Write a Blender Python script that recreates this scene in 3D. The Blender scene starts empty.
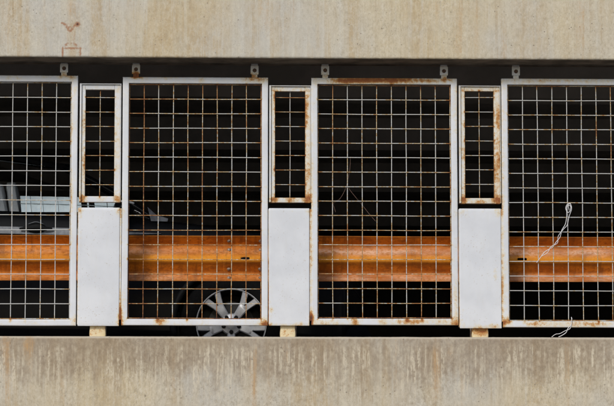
import bpy, bmesh, math, random
from mathutils import Vector, Matrix, noise as mnoise
R = math.radians
PI = math.pi
sc = bpy.context.scene
C = sc.collection
rnd = random.Random(7)

# ------------------------------------------------------------------ camera
W0, H0 = 614.0, 406.0
FPX = 2980.0
TILT, YAW, DIST = R(6.7), R(1.8), 20.1
AIM = Vector((0, 0, 4.2))
fwd = Vector((math.sin(YAW)*math.cos(TILT), math.cos(YAW)*math.cos(TILT), math.sin(TILT)))
CAM = AIM - fwd*DIST
right = Vector((math.cos(YAW), -math.sin(YAW), 0))
up = right.cross(fwd)
cd = bpy.data.cameras.new('camera'); cam = bpy.data.objects.new('camera', cd); C.objects.link(cam)
cam.location = CAM
cam.rotation_euler = (R(90)+TILT, 0, -YAW)
cd.sensor_width = 36; cd.lens = FPX/W0*36; cd.clip_end = 3000; cd.clip_start = 0.5
sc.camera = cam

def at(px, py, Y=0.0):
    """point of the plane y = Y that the photograph shows at pixel px, py"""
    d = fwd*FPX + right*(px-W0/2) - up*(py-H0/2)
    t = (Y-CAM.y)/d.y
    return CAM + d*t
def proj(p):
    v = p-CAM; z = v.dot(fwd)
    return W0/2+v.dot(right)/z*FPX, H0/2-v.dot(up)/z*FPX
def X(px, py=203, Y=0.0): return at(px, py, Y).x
def Z(py, px=307, Y=0.0): return at(px, py, Y).z

# ------------------------------------------------------------------ materials
class NT:
    def __init__(s, name):
        s.m = bpy.data.materials.new(name); s.m.use_nodes = True
        s.t = s.m.node_tree; s.t.nodes.clear()
        s.out = s.n('ShaderNodeOutputMaterial')
        s.geo = s.n('ShaderNodeNewGeometry')
    def n(s, k, **kw):
        x = s.t.nodes.new(k)
        for a, b in kw.items(): setattr(x, a, b)
        return x
    def l(s, a, b): s.t.links.new(a, b)
    def put(s, sock, v):
        if hasattr(v, 'is_output') or isinstance(v, bpy.types.NodeSocket): s.l(v, sock)
        elif v is not None:
            if isinstance(v, tuple) and len(v) == 3 and sock.type == 'RGBA': v = v+(1,)
            sock.default_value = v
    def coords(s, sx=1, sy=1, sz=1, off=(0, 0, 0)):
        m = s.n('ShaderNodeMapping'); m.inputs['Scale'].default_value = (sx, sy, sz); m.inputs['Location'].default_value = off
        s.l(s.geo.outputs['Position'], m.inputs['Vector']); return m.outputs[0]
    def noise(s, scale, detail=4, rough=.55, st=(1, 1, 1), off=(0, 0, 0), dist=0):
        x = s.n('ShaderNodeTexNoise'); x.inputs['Scale'].default_value = scale
        x.inputs['Detail'].default_value = detail; x.inputs['Roughness'].default_value = rough
        x.inputs['Distortion'].default_value = dist
        s.l(s.coords(*st, off=off), x.inputs['Vector']); return x.outputs['Fac']
    def voro(s, scale, st=(1, 1, 1), off=(0, 0, 0)):
        x = s.n('ShaderNodeTexVoronoi'); x.inputs['Scale'].default_value = scale
        s.l(s.coords(*st, off=off), x.inputs['Vector']); return x.outputs['Distance']
    def math(s, op, a, b=0.0, c=0.0, clamp=False):
        x = s.n('ShaderNodeMath', operation=op); x.use_clamp = clamp
        s.put(x.inputs[0], a); s.put(x.inputs[1], b); s.put(x.inputs[2], c); return x.outputs[0]
    def ramp(s, v, lo, hi, a=0.0, b=1.0):
        x = s.n('ShaderNodeMapRange'); x.interpolation_type = 'SMOOTHSTEP'
        s.put(x.inputs[0], v)
        for i, q in enumerate((lo, hi, a, b)): x.inputs[i+1].default_value = q
        return x.outputs[0]
    def mix(s, f, a, b, mode='MIX'):
        x = s.n('ShaderNodeMix', data_type='RGBA', blend_type=mode)
        s.put(x.inputs[0], f); s.put(x.inputs[6], a); s.put(x.inputs[7], b); return x.outputs[2]
    def attr(s, name):
        x = s.n('ShaderNodeAttribute', attribute_name=name); return x.outputs['Fac']
    def sepz(s, i=2):
        x = s.n('ShaderNodeSeparateXYZ'); s.l(s.geo.outputs['Position'], x.inputs[0]); return x.outputs[i]
    def bsdf(s, col, rough=.6, metal=0.0, bump=None, bstr=.3, bdist=.002, spec=None, coat=None):
        b = s.n('ShaderNodeBsdfPrincipled')
        s.put(b.inputs['Base Color'], col); s.put(b.inputs['Roughness'], rough); s.put(b.inputs['Metallic'], metal)
        if spec is not None: b.inputs['Specular IOR Level'].default_value = spec
        if coat: b.inputs['Coat Weight'].default_value = coat; b.inputs['Coat Roughness'].default_value = .06
        if bump is not None:
            u = s.n('ShaderNodeBump'); u.inputs['Strength'].default_value = bstr; u.inputs['Distance'].default_value = bdist
            s.l(bump, u.inputs['Height']); s.l(u.outputs[0], b.inputs['Normal'])
        s.l(b.outputs[0], s.out.inputs[0]); return b

def mat_paint(name='white_paint_rust', w1_=(.575, .582, .605), w2_=(.63, .636, .655)):
    s = NT(name)
    a = s.attr('rust')
    n1 = s.noise(38, 8, .68); n2 = s.noise(150, 4, .6); big = s.noise(5, 3)
    n3 = s.noise(11, 4, .6, (1, 1, .8), (2, 5, 1))
    n = s.math('ADD', s.math('ADD', s.math('MULTIPLY', n1, .60), s.math('MULTIPLY', n2, .26)), s.math('MULTIPLY', n3, .30))
    v = s.math('ADD', a, s.math('MULTIPLY', s.math('SUBTRACT', n, .58), 1.8))
    white = s.mix(s.ramp(big, .35, .65), w1_, w2_)
    chalk = s.mix(s.ramp(s.noise(14, 5, .6, (2.2, 1, .35)), .50, .75, 0, .14), white, (.55, .52, .44))
    cream = s.mix(s.ramp(v, .26, .62, 0, .75), chalk, (.62, .52, .33))
    tan = s.mix(s.ramp(v, .52, .78), cream, (.46, .235, .075))
    rust = s.mix(s.ramp(v, .74, .96), tan, s.mix(n2, (.17, .05, .016), (.34, .115, .03)))
    dark = s.mix(s.ramp(v, 1.08, 1.35), rust, (.09, .035, .018))
    # grime specks
    sp = s.math('MULTIPLY', s.ramp(s.noise(110, 3, .5, (1, 1, 1), (3, 1, 7)), .655, .70), s.ramp(s.noise(6, 2), .42, .55))
    col = s.mix(s.math('MULTIPLY', sp, .55), dark, (.36, .27, .17))
    s.bsdf(col, s.ramp(v, .5, .8, .42, .9), 0, v, .35, .0015)
    return s.m
def mat_wire():
    s = NT('galvanised_wire')
    a = s.attr('rust')
    n = s.noise(70, 4, .6); m = s.noise(16, 3)
    v = s.math('ADD', a, s.math('MULTIPLY', s.math('SUBTRACT', s.math('ADD', s.math('MULTIPLY', n, .6), s.math('MULTIPLY', m, .4)), .5), 2.6))
    c = s.mix(s.ramp(v, .35, .62), (.53, .52, .495), (.47, .345, .17))
    c = s.mix(s.ramp(v, .58, .85), c, (.34, .14, .04))
    c = s.mix(s.ramp(v, .95, 1.15), c, (.13, .05, .02))
    s.bsdf(c, .6, 0, n, .2, .0008)
    return s.m
def mat_concrete(name, top_z=None, tint=(1, 1, 1), gr=1.0):
    s = NT(name)
    big = s.noise(.9, 4, .55, (1, 1, .8)); med = s.noise(3.2, 5, .6, (1.6, 1, .7), (5, 0, 2))
    c = s.mix(s.ramp(big, .40, .60), (.555, .475, .325), (.505, .485, .435))
    c = s.mix(s.ramp(med, .42, .70, 0, .6), c, (.56, .50, .38))
    # broad and thin vertical runs
    w1 = s.noise(1.0, 4, .6, (6.5, 1, .32), (2, 0, 9)); w2 = s.noise(1.0, 4, .65, (26, 1, .7), (7, 0, 3)); w3 = s.noise(1.0, 3, .6, (70, 1, 1.6), (1, 0, 3))
    sm = s.ramp(s.noise(1.0, 3, .6, (1.6, 1, .5), (11, 0, 5)), .36, .58, .25, 1); sm2 = s.ramp(s.noise(1.0, 3, .6, (3.0, 1, 1.6), (1, 0, 15)), .38, .58, .05, 1)
    br = s.ramp(s.noise(30, 4, .7, (1, 1, .5), (7, 7, 7)), .36, .58, .35, 1)
    c = s.mix(s.math('MULTIPLY', s.ramp(w1, .46, .62, 0, .8), s.math('MULTIPLY', sm, br)), c, (.45, .34, .195))
    c = s.mix(s.math('MULTIPLY', s.ramp(w2, .52, .70, 0, .65), s.math('MULTIPLY', sm2, br)), c, (.39, .295, .18))
    c = s.mix(s.math('MULTIPLY', s.ramp(w2, .48, .32, 0, .6), sm), c, (.57, .55, .49))
    c = s.mix(s.ramp(w3, .58, .75, 0, .28), c, (.36, .30, .22))
    # patchy cement skin and grain
    g1 = s.noise(42, 6, .72, (1, 1, .8)); g2 = s.noise(260, 3, .6); g3 = s.noise(16, 5, .7, (1, 1, .6), (9, 9, 9))
    g4 = s.noise(85, 4, .7, (1, 1, .6), (1, 2, 3)); gm = s.ramp(s.noise(2.3, 4, .6, (1, 1, .7), (3, 3, 3)), .36, .62, .45*gr, gr)
    c = s.mix(s.ramp(g3, .50, .64, 0, .42*gr), c, (.62, .57, .46))
    c = s.mix(s.ramp(g3, .47, .34, 0, .40*gr), c, (.40, .345, .255))
    c = s.mix(s.math('MULTIPLY', s.ramp(g1, .52, .66, 0, .62), gm), c, (.33, .28, .20))
    c = s.mix(s.math('MULTIPLY', s.ramp(g1, .47, .34, 0, .7), gm), c, (.66, .62, .52))
    c = s.mix(s.math('MULTIPLY', s.ramp(g4, .50, .68, 0, .5), gm), c, (.30, .255, .19))
    c = s.mix(s.math('MULTIPLY', s.ramp(g4, .48, .34, 0, .4), gm), c, (.66, .62, .53))
    c = s.mix(s.ramp(g2, .35, .70, .0, .22), c, (.22, .19, .15))
    if top_z is not None:
        z = s.sepz(); d = s.math('SUBTRACT', top_z, z)
        # dirt band under the top edge: ragged lower border that follows the vertical runs
        rag = s.math('ADD', s.math('MULTIPLY', s.noise(1, 5, .65, (16, 1, 1.6), (4, 0, 1)), .55), s.math('MULTIPLY', s.noise(7, 5, .65, (1, 1, 1), (0, 3, 0)), .5))
        dd = s.math('SUBTRACT', s.math('MULTIPLY', rag, .74), d)
        dirt = s.math('MULTIPLY', s.ramp(dd, .02, .24), s.ramp(s.noise(2.2, 3), .25, .6, .55, 1))
        c = s.mix(s.math('MULTIPLY', dirt, .72), c, s.mix(s.ramp(g1, .4, .6), (.33, .262, .185), (.235, .178, .122)))
        # pale lime runs broken into specks in that band
        ef = s.noise(1, 4, .65, (48, 1, 2.6), (3, 0, 4)); em = s.noise(1, 3, .5, (5, 1, 2), (8, 0, 8))
        spk = s.noise(62, 5, .75, (1, 1, .45), (2, 8, 1))
        e = s.math('MULTIPLY', s.ramp(ef, .47, .60), s.ramp(em, .34, .56, .25, 1))
        e = s.math('MULTIPLY', e, s.ramp(spk, .40, .56))
        e = s.math('MULTIPLY', e, s.math('MULTIPLY', s.ramp(d, .03, .10), s.ramp(d, .55, .22)))
        c = s.mix(s.math('MULTIPLY', e, .72), c, (.66, .60, .475))
        dk = s.math('MULTIPLY', s.ramp(ef, .50, .36), s.ramp(spk, .60, .42))
        c = s.mix(s.math('MULTIPLY', dk, s.ramp(d, .45, .05, 0, .5)), c, (.27, .205, .14))
        c = s.mix(s.ramp(d, .016, .010, 0, .8), c, (.50, .445, .355))
    # small holes
    v = s.voro(30, (1, 1, 1)); vm = s.noise(9, 2)
    pit = s.math('MULTIPLY', s.ramp(v, .16, .08), s.ramp(vm, .52, .60))
    v2 = s.voro(75, (1, 1, 1), (4, 4, 4)); pit2 = s.math('MULTIPLY', s.ramp(v2, .2, .1), s.ramp(s.noise(6, 3, .5, (1, 1, 1), (6, 1, 2)), .55, .62))
    pit = s.math('MAXIMUM', pit, s.math('MULTIPLY', pit2, .8))
    c = s.mix(s.math('MULTIPLY', pit, .65), c, (.20, .165, .125))
    # measured rust stains
    a = s.attr('stain'); va = s.math('ADD', a, s.math('MULTIPLY', s.math('SUBTRACT', s.noise(60, 5, .7), .5), .9))
    va = s.math('ADD', va, s.math('MULTIPLY', s.math('SUBTRACT', w2, .5), 1.2))
    c = s.mix(s.math('MULTIPLY', s.math('MULTIPLY', s.ramp(va, .02, .70, 0, .85), s.ramp(a, .01, .3)), s.math('MULTIPLY', br, s.ramp(w3, .36, .56, .3, 1))), c, (.46, .30, .155))
    sc_ = s.attr('scar'); vs = s.math('ADD', s.math('MULTIPLY', sc_, 1.5), s.math('MULTIPLY', s.math('SUBTRACT', s.noise(90, 5, .7), .5), 1.1))
    c = s.mix(s.math('MULTIPLY', s.ramp(vs, .08, .55, 0, .85), s.ramp(sc_, .02, .10)), c, (.33, .165, .09))
    c = s.mix(s.math('MULTIPLY', s.ramp(vs, .9, 1.2), s.ramp(sc_, .3, .6)), c, (.13, .06, .04))
    c = s.mix(1.0, c, tint, 'MULTIPLY')
    h = s.math('SUBTRACT', s.math('ADD', s.math('MULTIPLY', g1, .6), s.math('MULTIPLY', g2, .4)), s.math('MULTIPLY', pit, 1.0))
    s.bsdf(c, .93, 0, h, .55, .004, spec=.25)
    return s.m
def mat_rail():
    s = NT('weathered_rail_steel')
    n = s.noise(6, 6, .65, (.6, 1, 1.6), (5, 5, 5)); f = s.noise(46, 7, .72, (.9, 1, 1), (2, 2, 2), 0); g = s.noise(180, 3); run = s.noise(1, 4, .6, (22, 1, 3))
    b_ = s.noise(20, 5, .7, (.5, 1, 1), (4, 4, 4))
    c = s.mix(s.ramp(n, .35, .65), (.45, .122, .009), (.66, .215, .014))
    c = s.mix(s.ramp(f, .50, .66, 0, .7), c, (.24, .062, .014))
    c = s.mix(s.ramp(b_, .50, .64, 0, .75), c, (.28, .085, .014))
    c = s.mix(s.ramp(f, .44, .30, 0, .6), c, (.80, .34, .07))
    c = s.mix(s.ramp(run, .52, .68, 0, .6), c, (.22, .066, .010))
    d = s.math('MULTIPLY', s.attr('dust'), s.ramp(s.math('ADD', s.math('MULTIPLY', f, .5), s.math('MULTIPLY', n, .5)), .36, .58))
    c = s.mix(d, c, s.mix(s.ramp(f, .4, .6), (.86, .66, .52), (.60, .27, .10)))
    y = s.math('MULTIPLY', s.attr('yellow'), s.ramp(f, .35, .6, .4, 1))
    c = s.mix(s.math('MULTIPLY', y, .7), c, (1.0, .42, .03))
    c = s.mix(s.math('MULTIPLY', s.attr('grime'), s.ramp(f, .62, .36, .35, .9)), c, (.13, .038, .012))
    s.bsdf(c, .75, 0, f, .4, .0018, spec=.2)
    return s.m
def mat_simple(name, c1, c2=None, rough=.6, metal=0.0, scale=20, bs=.15, coat=None, spec=None, bd=.001):
    s = NT(name); n = s.noise(scale, 4, .6)
    s.bsdf(s.mix(s.ramp(n, .35, .65), c1, c2 or tuple(x*.8 for x in c1)), rough, metal, n, bs, bd, coat=coat, spec=spec)
    return s.m
def mat_glass(name, tint=(.5, .54, .56), keep=.9):
    s = NT(name)
    t = s.n('ShaderNodeBsdfTransparent'); t.inputs[0].default_value = tint+(1,)
    g = s.n('ShaderNodeBsdfGlossy'); g.inputs['Roughness'].default_value = .03
    f = s.n('ShaderNodeFresnel'); f.inputs[0].default_value = 1.5
    m = s.n('ShaderNodeMixShader'); s.l(f.outputs[0], m.inputs[0]); s.l(t.outputs[0], m.inputs[1]); s.l(g.outputs[0], m.inputs[2])
    s.l(m.outputs[0], s.out.inputs[0]); return s.m

M = dict(paint=mat_paint(), wire=mat_wire(), rail=mat_rail())
M['cream'] = mat_paint('cream_paint_rust', (.62, .49, .27), (.66, .56, .36))
M['dark_conc'] = mat_simple('sooty_concrete', (.50, .44, .38), (.38, .34, .29), .95, scale=3, bs=.2)
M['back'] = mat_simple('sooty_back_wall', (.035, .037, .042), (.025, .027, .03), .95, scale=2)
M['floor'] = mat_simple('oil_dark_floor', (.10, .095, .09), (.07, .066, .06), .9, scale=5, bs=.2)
M['soffit'] = mat_simple('stained_soffit_concrete', (.27, .22, .165), (.13, .105, .075), .95, scale=6, bs=.3)
M['asphalt'] = mat_simple('asphalt', (.06, .06, .062), (.045, .045, .047), .92, scale=60, bs=.5)
M['bolt'] = mat_simple('bolt_steel', (.30, .25, .21), (.16, .10, .07), .5, .5, 120)
M['rust_bolt'] = mat_simple('rusty_bolt', (.16, .085, .05), (.05, .035, .028), .7, .2, 150)
M['car_paint'] = mat_simple('car_paint', (.004, .0045, .006), (.005, .0055, .007), .25, .0, 4, 0, spec=.10)
M['trim'] = mat_simple('black_plastic', (.010, .010, .011), None, .6, 0, 60, spec=.15)
M['silver'] = mat_simple('door_strip_silver', (.16, .17, .19), (.10, .11, .125), .4, .1, 30, 0)
M['rubber'] = mat_simple('tyre_rubber', (.006, .006, .0065), (.009, .009, .009), .95, 0, 80, spec=.1)
M['alloy'] = mat_simple('alloy_wheel', (.56, .57, .60), (.44, .45, .48), .45, .5, 25, .05)
M['disc'] = mat_simple('brake_disc', (.03, .03, .03), (.018, .018, .018), .5, .6, 40)
M['fabric'] = mat_simple('seat_fabric', (.80, .80, .82), (.66, .66, .69), .9, 0, 200, .4)
M['cabin'] = mat_simple('cabin_trim', (.012, .012, .014), None, .8)
M['shade'] = mat_simple('pale_blue_sheet', (.76, .90, .97), (.66, .81, .91), .5, 0, 18, .1)
M['shade_dark'] = mat_simple('sheet_edge', (.38, .45, .48), None, .6)
M['glass'] = mat_glass('car_glass', (.95, .97, .98))
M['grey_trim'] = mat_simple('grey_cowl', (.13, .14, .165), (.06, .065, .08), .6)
M['string'] = mat_simple('white_plastic_wire', (.78, .77, .78), (.62, .60, .60), .5, 0, 120)
M['twig'] = mat_simple('brown_wire', (.20, .12, .085), (.12, .07, .05), .8, 0, 90)
M['bumper_blue'] = mat_simple('bumper_insert_plastic', (.004, .006, .010), None, .9, spec=.08)
M['lamp'] = mat_simple('lamp_lens', (.35, .36, .38), None, .15, 0, 40, 0, coat=1)

# ------------------------------------------------------------------ object helpers
def setp(o, label=None, cat=None, group=None, kind=None):
    if label: o['label'] = label
    if cat: o['category'] = cat
    if group: o['group'] = group
    if kind: o['kind'] = kind
    return o
def empty(name, loc, label, cat, group=None):
    o = bpy.data.objects.new(name, None); C.objects.link(o); o.location = loc; o.empty_display_size = .1
    return setp(o, label, cat, group)
def obj(name, bm, mat, parent=None, smooth=False, attrs=None, sharp=None):
    """link a bmesh given in world coordinates as one mesh object, origin at its parent's base"""
    me = bpy.data.meshes.new(name)
    wp = []
    if attrs: wp = [v.co.copy() for v in bm.verts]
    org = None
    if parent is not None:
        p = parent
        org = Vector((0, 0, 0))
        while p is not None: org = org + p.location; p = p.parent
    else:
        cx = sum((v.co for v in bm.verts), Vector())/len(bm.verts); org = cx
    for v in bm.verts: v.co -= org
    bmesh.ops.recalc_face_normals(bm, faces=bm.faces)
    bm.to_mesh(me); bm.free()
    if smooth:
        for f in me.polygons: f.use_smooth = True
        if sharp: me.set_sharp_from_angle(angle=R(sharp))
    for k, fn in (attrs or {}).items():
        a = me.attributes.new(k, 'FLOAT', 'POINT')
        a.data.foreach_set('value', [fn(p) if callable(fn) else fn for p in wp] if callable(fn) else list(fn))
    me.materials.append(mat)
    o = bpy.data.objects.new(name, me); C.objects.link(o)
    if parent is None: o.location = org
    else: o.parent = parent
    return o
def box(bm, a, b, bev=0.0, seg=2):
    r = bmesh.ops.create_cube(bm, size=1)
    vs = r['verts']
    for v in vs:
        v.co = Vector((a[i]+(b[i]-a[i])*(v.co[i]+.5) for i in range(3)))
    if bev:
        es = list({e for v in vs for e in v.link_edges})
        bmesh.ops.bevel(bm, geom=es, offset=bev, segments=seg, affect='EDGES', profile=.5)
def boxm(*a, **k):
    bm = bmesh.new(); box(bm, *a, **k); return bm
def tube(bm, pts, rad, n=6, caps=True):
    pts = [Vector(p) for p in pts]; rings = []
    rf = rad if callable(rad) else (lambda t: rad)
    prev = None
    for i, p in enumerate(pts):
        t = (pts[min(i+1, len(pts)-1)]-pts[max(i-1, 0)]).normalized()
        if prev is None:
            a = Vector((0, 0, 1)) if abs(t.z) < .9 else Vector((0, 1, 0))
            u = t.cross(a).normalized()
        else:
            u = (prev - t*prev.dot(t)).normalized()
        prev = u; w = t.cross(u)
        r = rf(i/max(1, len(pts)-1))
        rings.append([bm.verts.new(p+u*math.cos(2*PI*k/n)*r+w*math.sin(2*PI*k/n)*r) for k in range(n)])
    for a, b in zip(rings, rings[1:]):
        for k in range(n): bm.faces.new((a[k], a[(k+1) % n], b[(k+1) % n], b[k]))
    if caps: bm.faces.new(rings[0][::-1]); bm.faces.new(rings[-1])
def lathe(bm, prof, c, axis='Y', n=32, close=False):
    """prof: (radius, along) pairs"""
    rings = []
    for r, h in prof:
        ring = []
        for k in range(n):
            a = 2*PI*k/n
            if axis == 'Y': ring.append(bm.verts.new((c[0]+r*math.cos(a), c[1]+h, c[2]+r*math.sin(a))))
            else: ring.append(bm.verts.new((c[0]+r*math.cos(a), c[1]+r*math.sin(a), c[2]+h)))
        rings.append(ring)
    for a, b in zip(rings, rings[1:]):
        for k in range(n): bm.faces.new((a[k], a[(k+1) % n], b[(k+1) % n], b[k]))
    if not close:
        bm.faces.new(rings[0][::-1]); bm.faces.new(rings[-1])
def spline(pts, n=8):
    pts = [Vector(p) for p in pts]; out = []
    P = [pts[0]*2-pts[1]]+pts+[pts[-1]*2-pts[-2]]
    for i in range(1, len(P)-2):
        a, b, c, d = P[i-1:i+3]
        for k in range(n):
            t = k/n
            out.append(.5*((2*b)+(-a+c)*t+(2*a-5*b+4*c-d)*t*t+(-a+3*b-3*c+d)*t**3))
    out.append(pts[-1]); return out

# ------------------------------------------------------------------ where the photograph shows rust (pixel x, y, half sizes, amount)
RB = [
 # centre panel
 (383, 80, 36, 3.5, .74), (345, 81, 14, 3, .45), (450, 79, 8, 3, .3), (315, 80, 4, 5, .3), (430, 81, 14, 2, .3),
 (355, 322, 4, 5, .6), (325, 323, 9, 3, .32), (337, 324, 3, 3, .2), (383, 321, 4, 4, .3), (412, 322, 15, 3, .58), (440, 321, 4, 4, .3), (456, 323, 7, 4, .5),
 (312, 320, 3, 6, .3), (456, 300, 2, 22, .28), (457, 110, 3, 22, .2),
 # second panel
 (161, 322, 5, 4, .62), (140, 77, 9, 2, .3), (202, 80, 3, 3, .3), (250, 79, 12, 3, .35), (262, 80, 7, 3, .3), (136, 76, 4, 2, .5), (167, 77, 8, 2, .3),
 (265, 320, 3, 4, .3), (265, 324, 5, 2, .55), (123, 322, 3, 3, .15), (121, 300, 1.5, 20, .15), (190, 324, 20, 2, .12), (240, 323, 12, 3, .15),
 # first panel
 (72, 77, 5, 3, .4), (60, 76, 4, 2, .25), (10, 77, 8, 3, .22), (45, 77, 5, 2, .25), (74, 100, 2, 22, .18), (71, 195, 2, 12, .4), (70, 230, 2, 20, .3), (30, 322, 18, 3, .14), (75, 320, 3, 5, .3), (71, 160, 1.5, 40, .2), (71, 120, 1.5, 10, .3),
 # right panel
 (520, 81, 18, 3, .28), (560, 80, 20, 3, .3), (600, 81, 16, 3, .25), (536, 324, 9, 3, .48), (509, 322, 2.5, 4, .5), (560, 324, 16, 3, .22), (588, 324, 14, 3, .42), (606, 324, 8, 2, .25), (506, 290, 2, 30, .08),
 # narrow frames
 (83, 199, 4, 4, .5), (117, 199, 4, 4, .5), (100, 199, 5, 3, .35), (82, 150, 3, 46, .22), (117, 150, 3, 46, .28), (100, 88, 17, 3, .18), (84, 120, 2, 10, .25), (84, 166, 2, 12, .3),
 (273, 200, 5, 4, .5), (307, 200, 5, 5, .5), (290, 200, 6, 3, .5), (273, 150, 4, 52, .20), (307, 150, 4, 56, .24), (290, 89, 17, 3, .25), (274, 100, 3, 12, .2), (306, 110, 3, 14, .3), (308, 175, 3, 12, .25),
 (464, 200, 4, 4, .5), (497, 200, 5, 5, .5), (480, 202, 6, 3, .45), (463, 150, 4, 54, .22), (498, 150, 4, 58, .18), (480, 89, 17, 3, .3), (498, 115, 3, 18, .3), (498, 170, 3, 20, .3),
 # cover plates
 (80, 230, 2, 40, .25), (79, 300, 2, 20, .2), (90, 322, 14, 4, .16), (118, 325, 5, 2, .35), (100, 211, 20, 3, .12), (119, 212, 4, 6, .3), (80, 210, 3, 4, .3),
 (308.5, 212, 2, 5, .3), (288, 325, 20, 2, .38), (300, 324, 4, 2, .4), (272, 316, 3, 9, .16), (298, 211, 9, 3, .22), (303, 236, 1.5, 1.5, .35), (272, 311, 2, 2, .35), (299, 309, 2, 2, .3), (270, 300, 2, 20, .22),
 (498, 213, 4, 5, .38), (462, 213, 5, 5, .18), (495, 326, 5, 3, .55), (495, 274, 2.5, 6, .42), (463, 311, 2, 3, .36), (480, 327, 20, 1.5, .35), (478, 325, 3, 3, .25), (483, 212, 12, 2, .18), (500, 300, 1.5, 25, .12),
 # flanges
 (119.5, 260, 1.5, 70, .16), (120, 312, 2, 10, .3), (311, 255, 1.5, 60, .30), (311, 318, 1.8, 6, .7), (502.5, 265, 1.5, 62, .30), (502, 300, 2, 20, .15), (120, 318, 3, 6, .5),  (504.5, 322, 1.8, 3, .7),
 # feet
 (92, 332, 5, 4, .34), (102, 330, 3, 4, .25), (288, 333, 8, 4, .30), (480, 333, 9, 3, .42), (480, 329, 10, 3, .2),
 # hangers
 (64, 74, 4, 3, .3), (135, 74, 4, 3, .55), (254, 75, 5, 3, .4), (325, 75, 4, 3, .3), (444, 76, 4, 3, .2), (516, 76, 4, 3, .2),
]
def rustfn(base):
    def f(p):
        x, y = proj(p); s = base
        for bx, by, rx, ry, a in RB:
            dx = (x-bx)/rx
            if abs(dx) > 2.4: continue
            dy = (y-by)/ry
            if abs(dy) > 2.4: continue
            s += a*math.exp(-(dx*dx+dy*dy)*.7)
        return s
    return f

def weldfn(base, xs, zs, ix0, ix1, iz0, iz1, seed, amp):
    f0 = rustfn(base); rr = random.Random(seed)
    sp = []
    for x in xs:
        for z in (iz0, iz1): sp.append((x, z, rr.uniform(-.2, 1)**2*amp*(1.1 if z == iz0 else .6), rr.uniform(.005, .011)))
    for z in zs:
        for x in (ix0, ix1): sp.append((x, z, rr.uniform(-.2, 1)**2*amp, rr.uniform(.005, .010)))
    def f(p):
        s = f0(p)
        for x, z, a, r in sp:
            dx = p.x-x; dz = p.z-z
            if abs(dx) < .03 and -.04 < dz < .03:
                k = r*(1.8 if dz < 0 and abs(x-ix0) > .001 and abs(x-ix1) > .001 else 1)
                s += a*math.exp(-(dx*dx+(dz*r/k)**2)/(r*r))
        return s
    return f
def tube_profile(w, d, r=.003):
    """rounded rectangle: u across the member from outer (0) to inner (w), v depth from front (0) to back (d)"""
    pts = []
    for cx, cy, a0 in ((w-r, r, -90), (w-r, d-r, 0), (r, d-r, 90), (r, r, 180)):
        for k in range(3):
            a = R(a0+45*k); pts.append((cx+r*math.cos(a), cy+r*math.sin(a)))
    # extra points across the front so that stains resolve
    out = []
    for i, p in enumerate(pts):
        out.append(p); q = pts[(i+1) % len(pts)]
        L = math.dist(p, q)
        if L > .008:
            k = max(1, int(L/.008))
            for j in range(1, k): out.append((p[0]+(q[0]-p[0])*j/k, p[1]+(q[1]-p[1])*j/k))
    return out
def rect_frame(x0, x1, z0, z1, w, y0, d, step=.012, wob=.0006):
    bm = bmesh.new(); prof = tube_profile(w, d)
    cor = [((x0, z0), (1, 1)), ((x1, z0), (-1, 1)), ((x1, z1), (-1, -1)), ((x0, z1), (1, -1))]
    for i in range(4):
        (ax, az), (au, av) = cor[i]; (bx, bz), (bu, bv) = cor[(i+1) % 4]
        n = max(2, int(math.hypot(bx-ax, bz-az)/step)); rings = []
        for k in range(n+1):
            t = k/n; ring = []
            for u, v in prof:
                pa = (ax+au*u, az+av*u); pb = (bx+bu*u, bz+bv*u)
                x = pa[0]+(pb[0]-pa[0])*t; z = pa[1]+(pb[1]-pa[1])*t
                if 0 < k < n:
                    q = mnoise.noise(Vector((x*3, i*7.3, z*3)))*wob*2; x += q; z += q
                ring.append(bm.verts.new((x, y0+v, z)))
            rings.append(ring)
        m = len(prof)
        for a, b in zip(rings, rings[1:]):
            for k in range(m): bm.faces.new((a[k], a[(k+1) % m], b[(k+1) % m], b[k]))
    bmesh.ops.remove_doubles(bm, verts=bm.verts, dist=1e-5)
    return bm

def wires(xs, zs, xa, xb, za, zb, y, r, seed, rv, rh, rust_zone):
    """welded mesh: vertical wires behind, horizontal wires in front; returns bmesh and rust values"""
    rr = random.Random(seed); bm = bmesh.new(); vals = []
    def wire(p0, p1, amp, k):
        L = (p1-p0).length; n = max(3, int(L/.024)); pts = []
        for i in range(n+1):
            p = p0.lerp(p1, i/n)
            o = mnoise.noise(p*2.5+Vector((k*3.1, seed, 0)))*.0026
            q = Vector((o if abs((p1-p0).z) > L*.5 else 0, o*.5, 0 if abs((p1-p0).z) > L*.5 else o))
            pts.append(p+q)
        tube(bm, pts, r, 6)
        for i, p in enumerate(pts):
            c = 0
            for xx in (xs if abs((p1-p0).x) > L*.5 else ()):
                c = max(c, 1-abs(p.x-xx)/.012)
            for zz in (zs if abs((p1-p0).z) > L*.5 else ()):
                c = max(c, 1-abs(p.z-zz)/.012)
            seg = mnoise.noise(Vector((p.x*5+k*9, seed*3.3, p.z*5)))*.30
            e = 0
            if min(abs(p.x-xa), abs(p.x-xb), abs(p.z-za), abs(p.z-zb)) < .03: e = .28
            v = amp+seg+c*.18+e+rust_zone(p)
            vals.extend([v]*6)
    for k, x in enumerate(xs):
        wire(Vector((x, y+2*r, za)), Vector((x, y+2*r, zb)), rv+rr.uniform(-.16, .2), k)
    for k, z in enumerate(zs):
        wire(Vector((xa, y, z)), Vector((xb, y, z)), rh+rr.uniform(-.16, .2), k+40)
    return bm, vals

# ------------------------------------------------------------------ ground and car park building
Yf = -0.22                                   # face of beam and parapet
def sheet(name, x0, x1, y0, y1, z, mat, kind='structure'):
    bm = bmesh.new(); vs = [bm.verts.new(p) for p in ((x0, y0, z), (x1, y0, z), (x1, y1, z), (x0, y1, z))]; bm.faces.new(vs)
    return setp(obj(name, bm, mat), kind=kind)
sheet('ground', -400, 400, -400, 400, 0, M['asphalt'])

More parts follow.
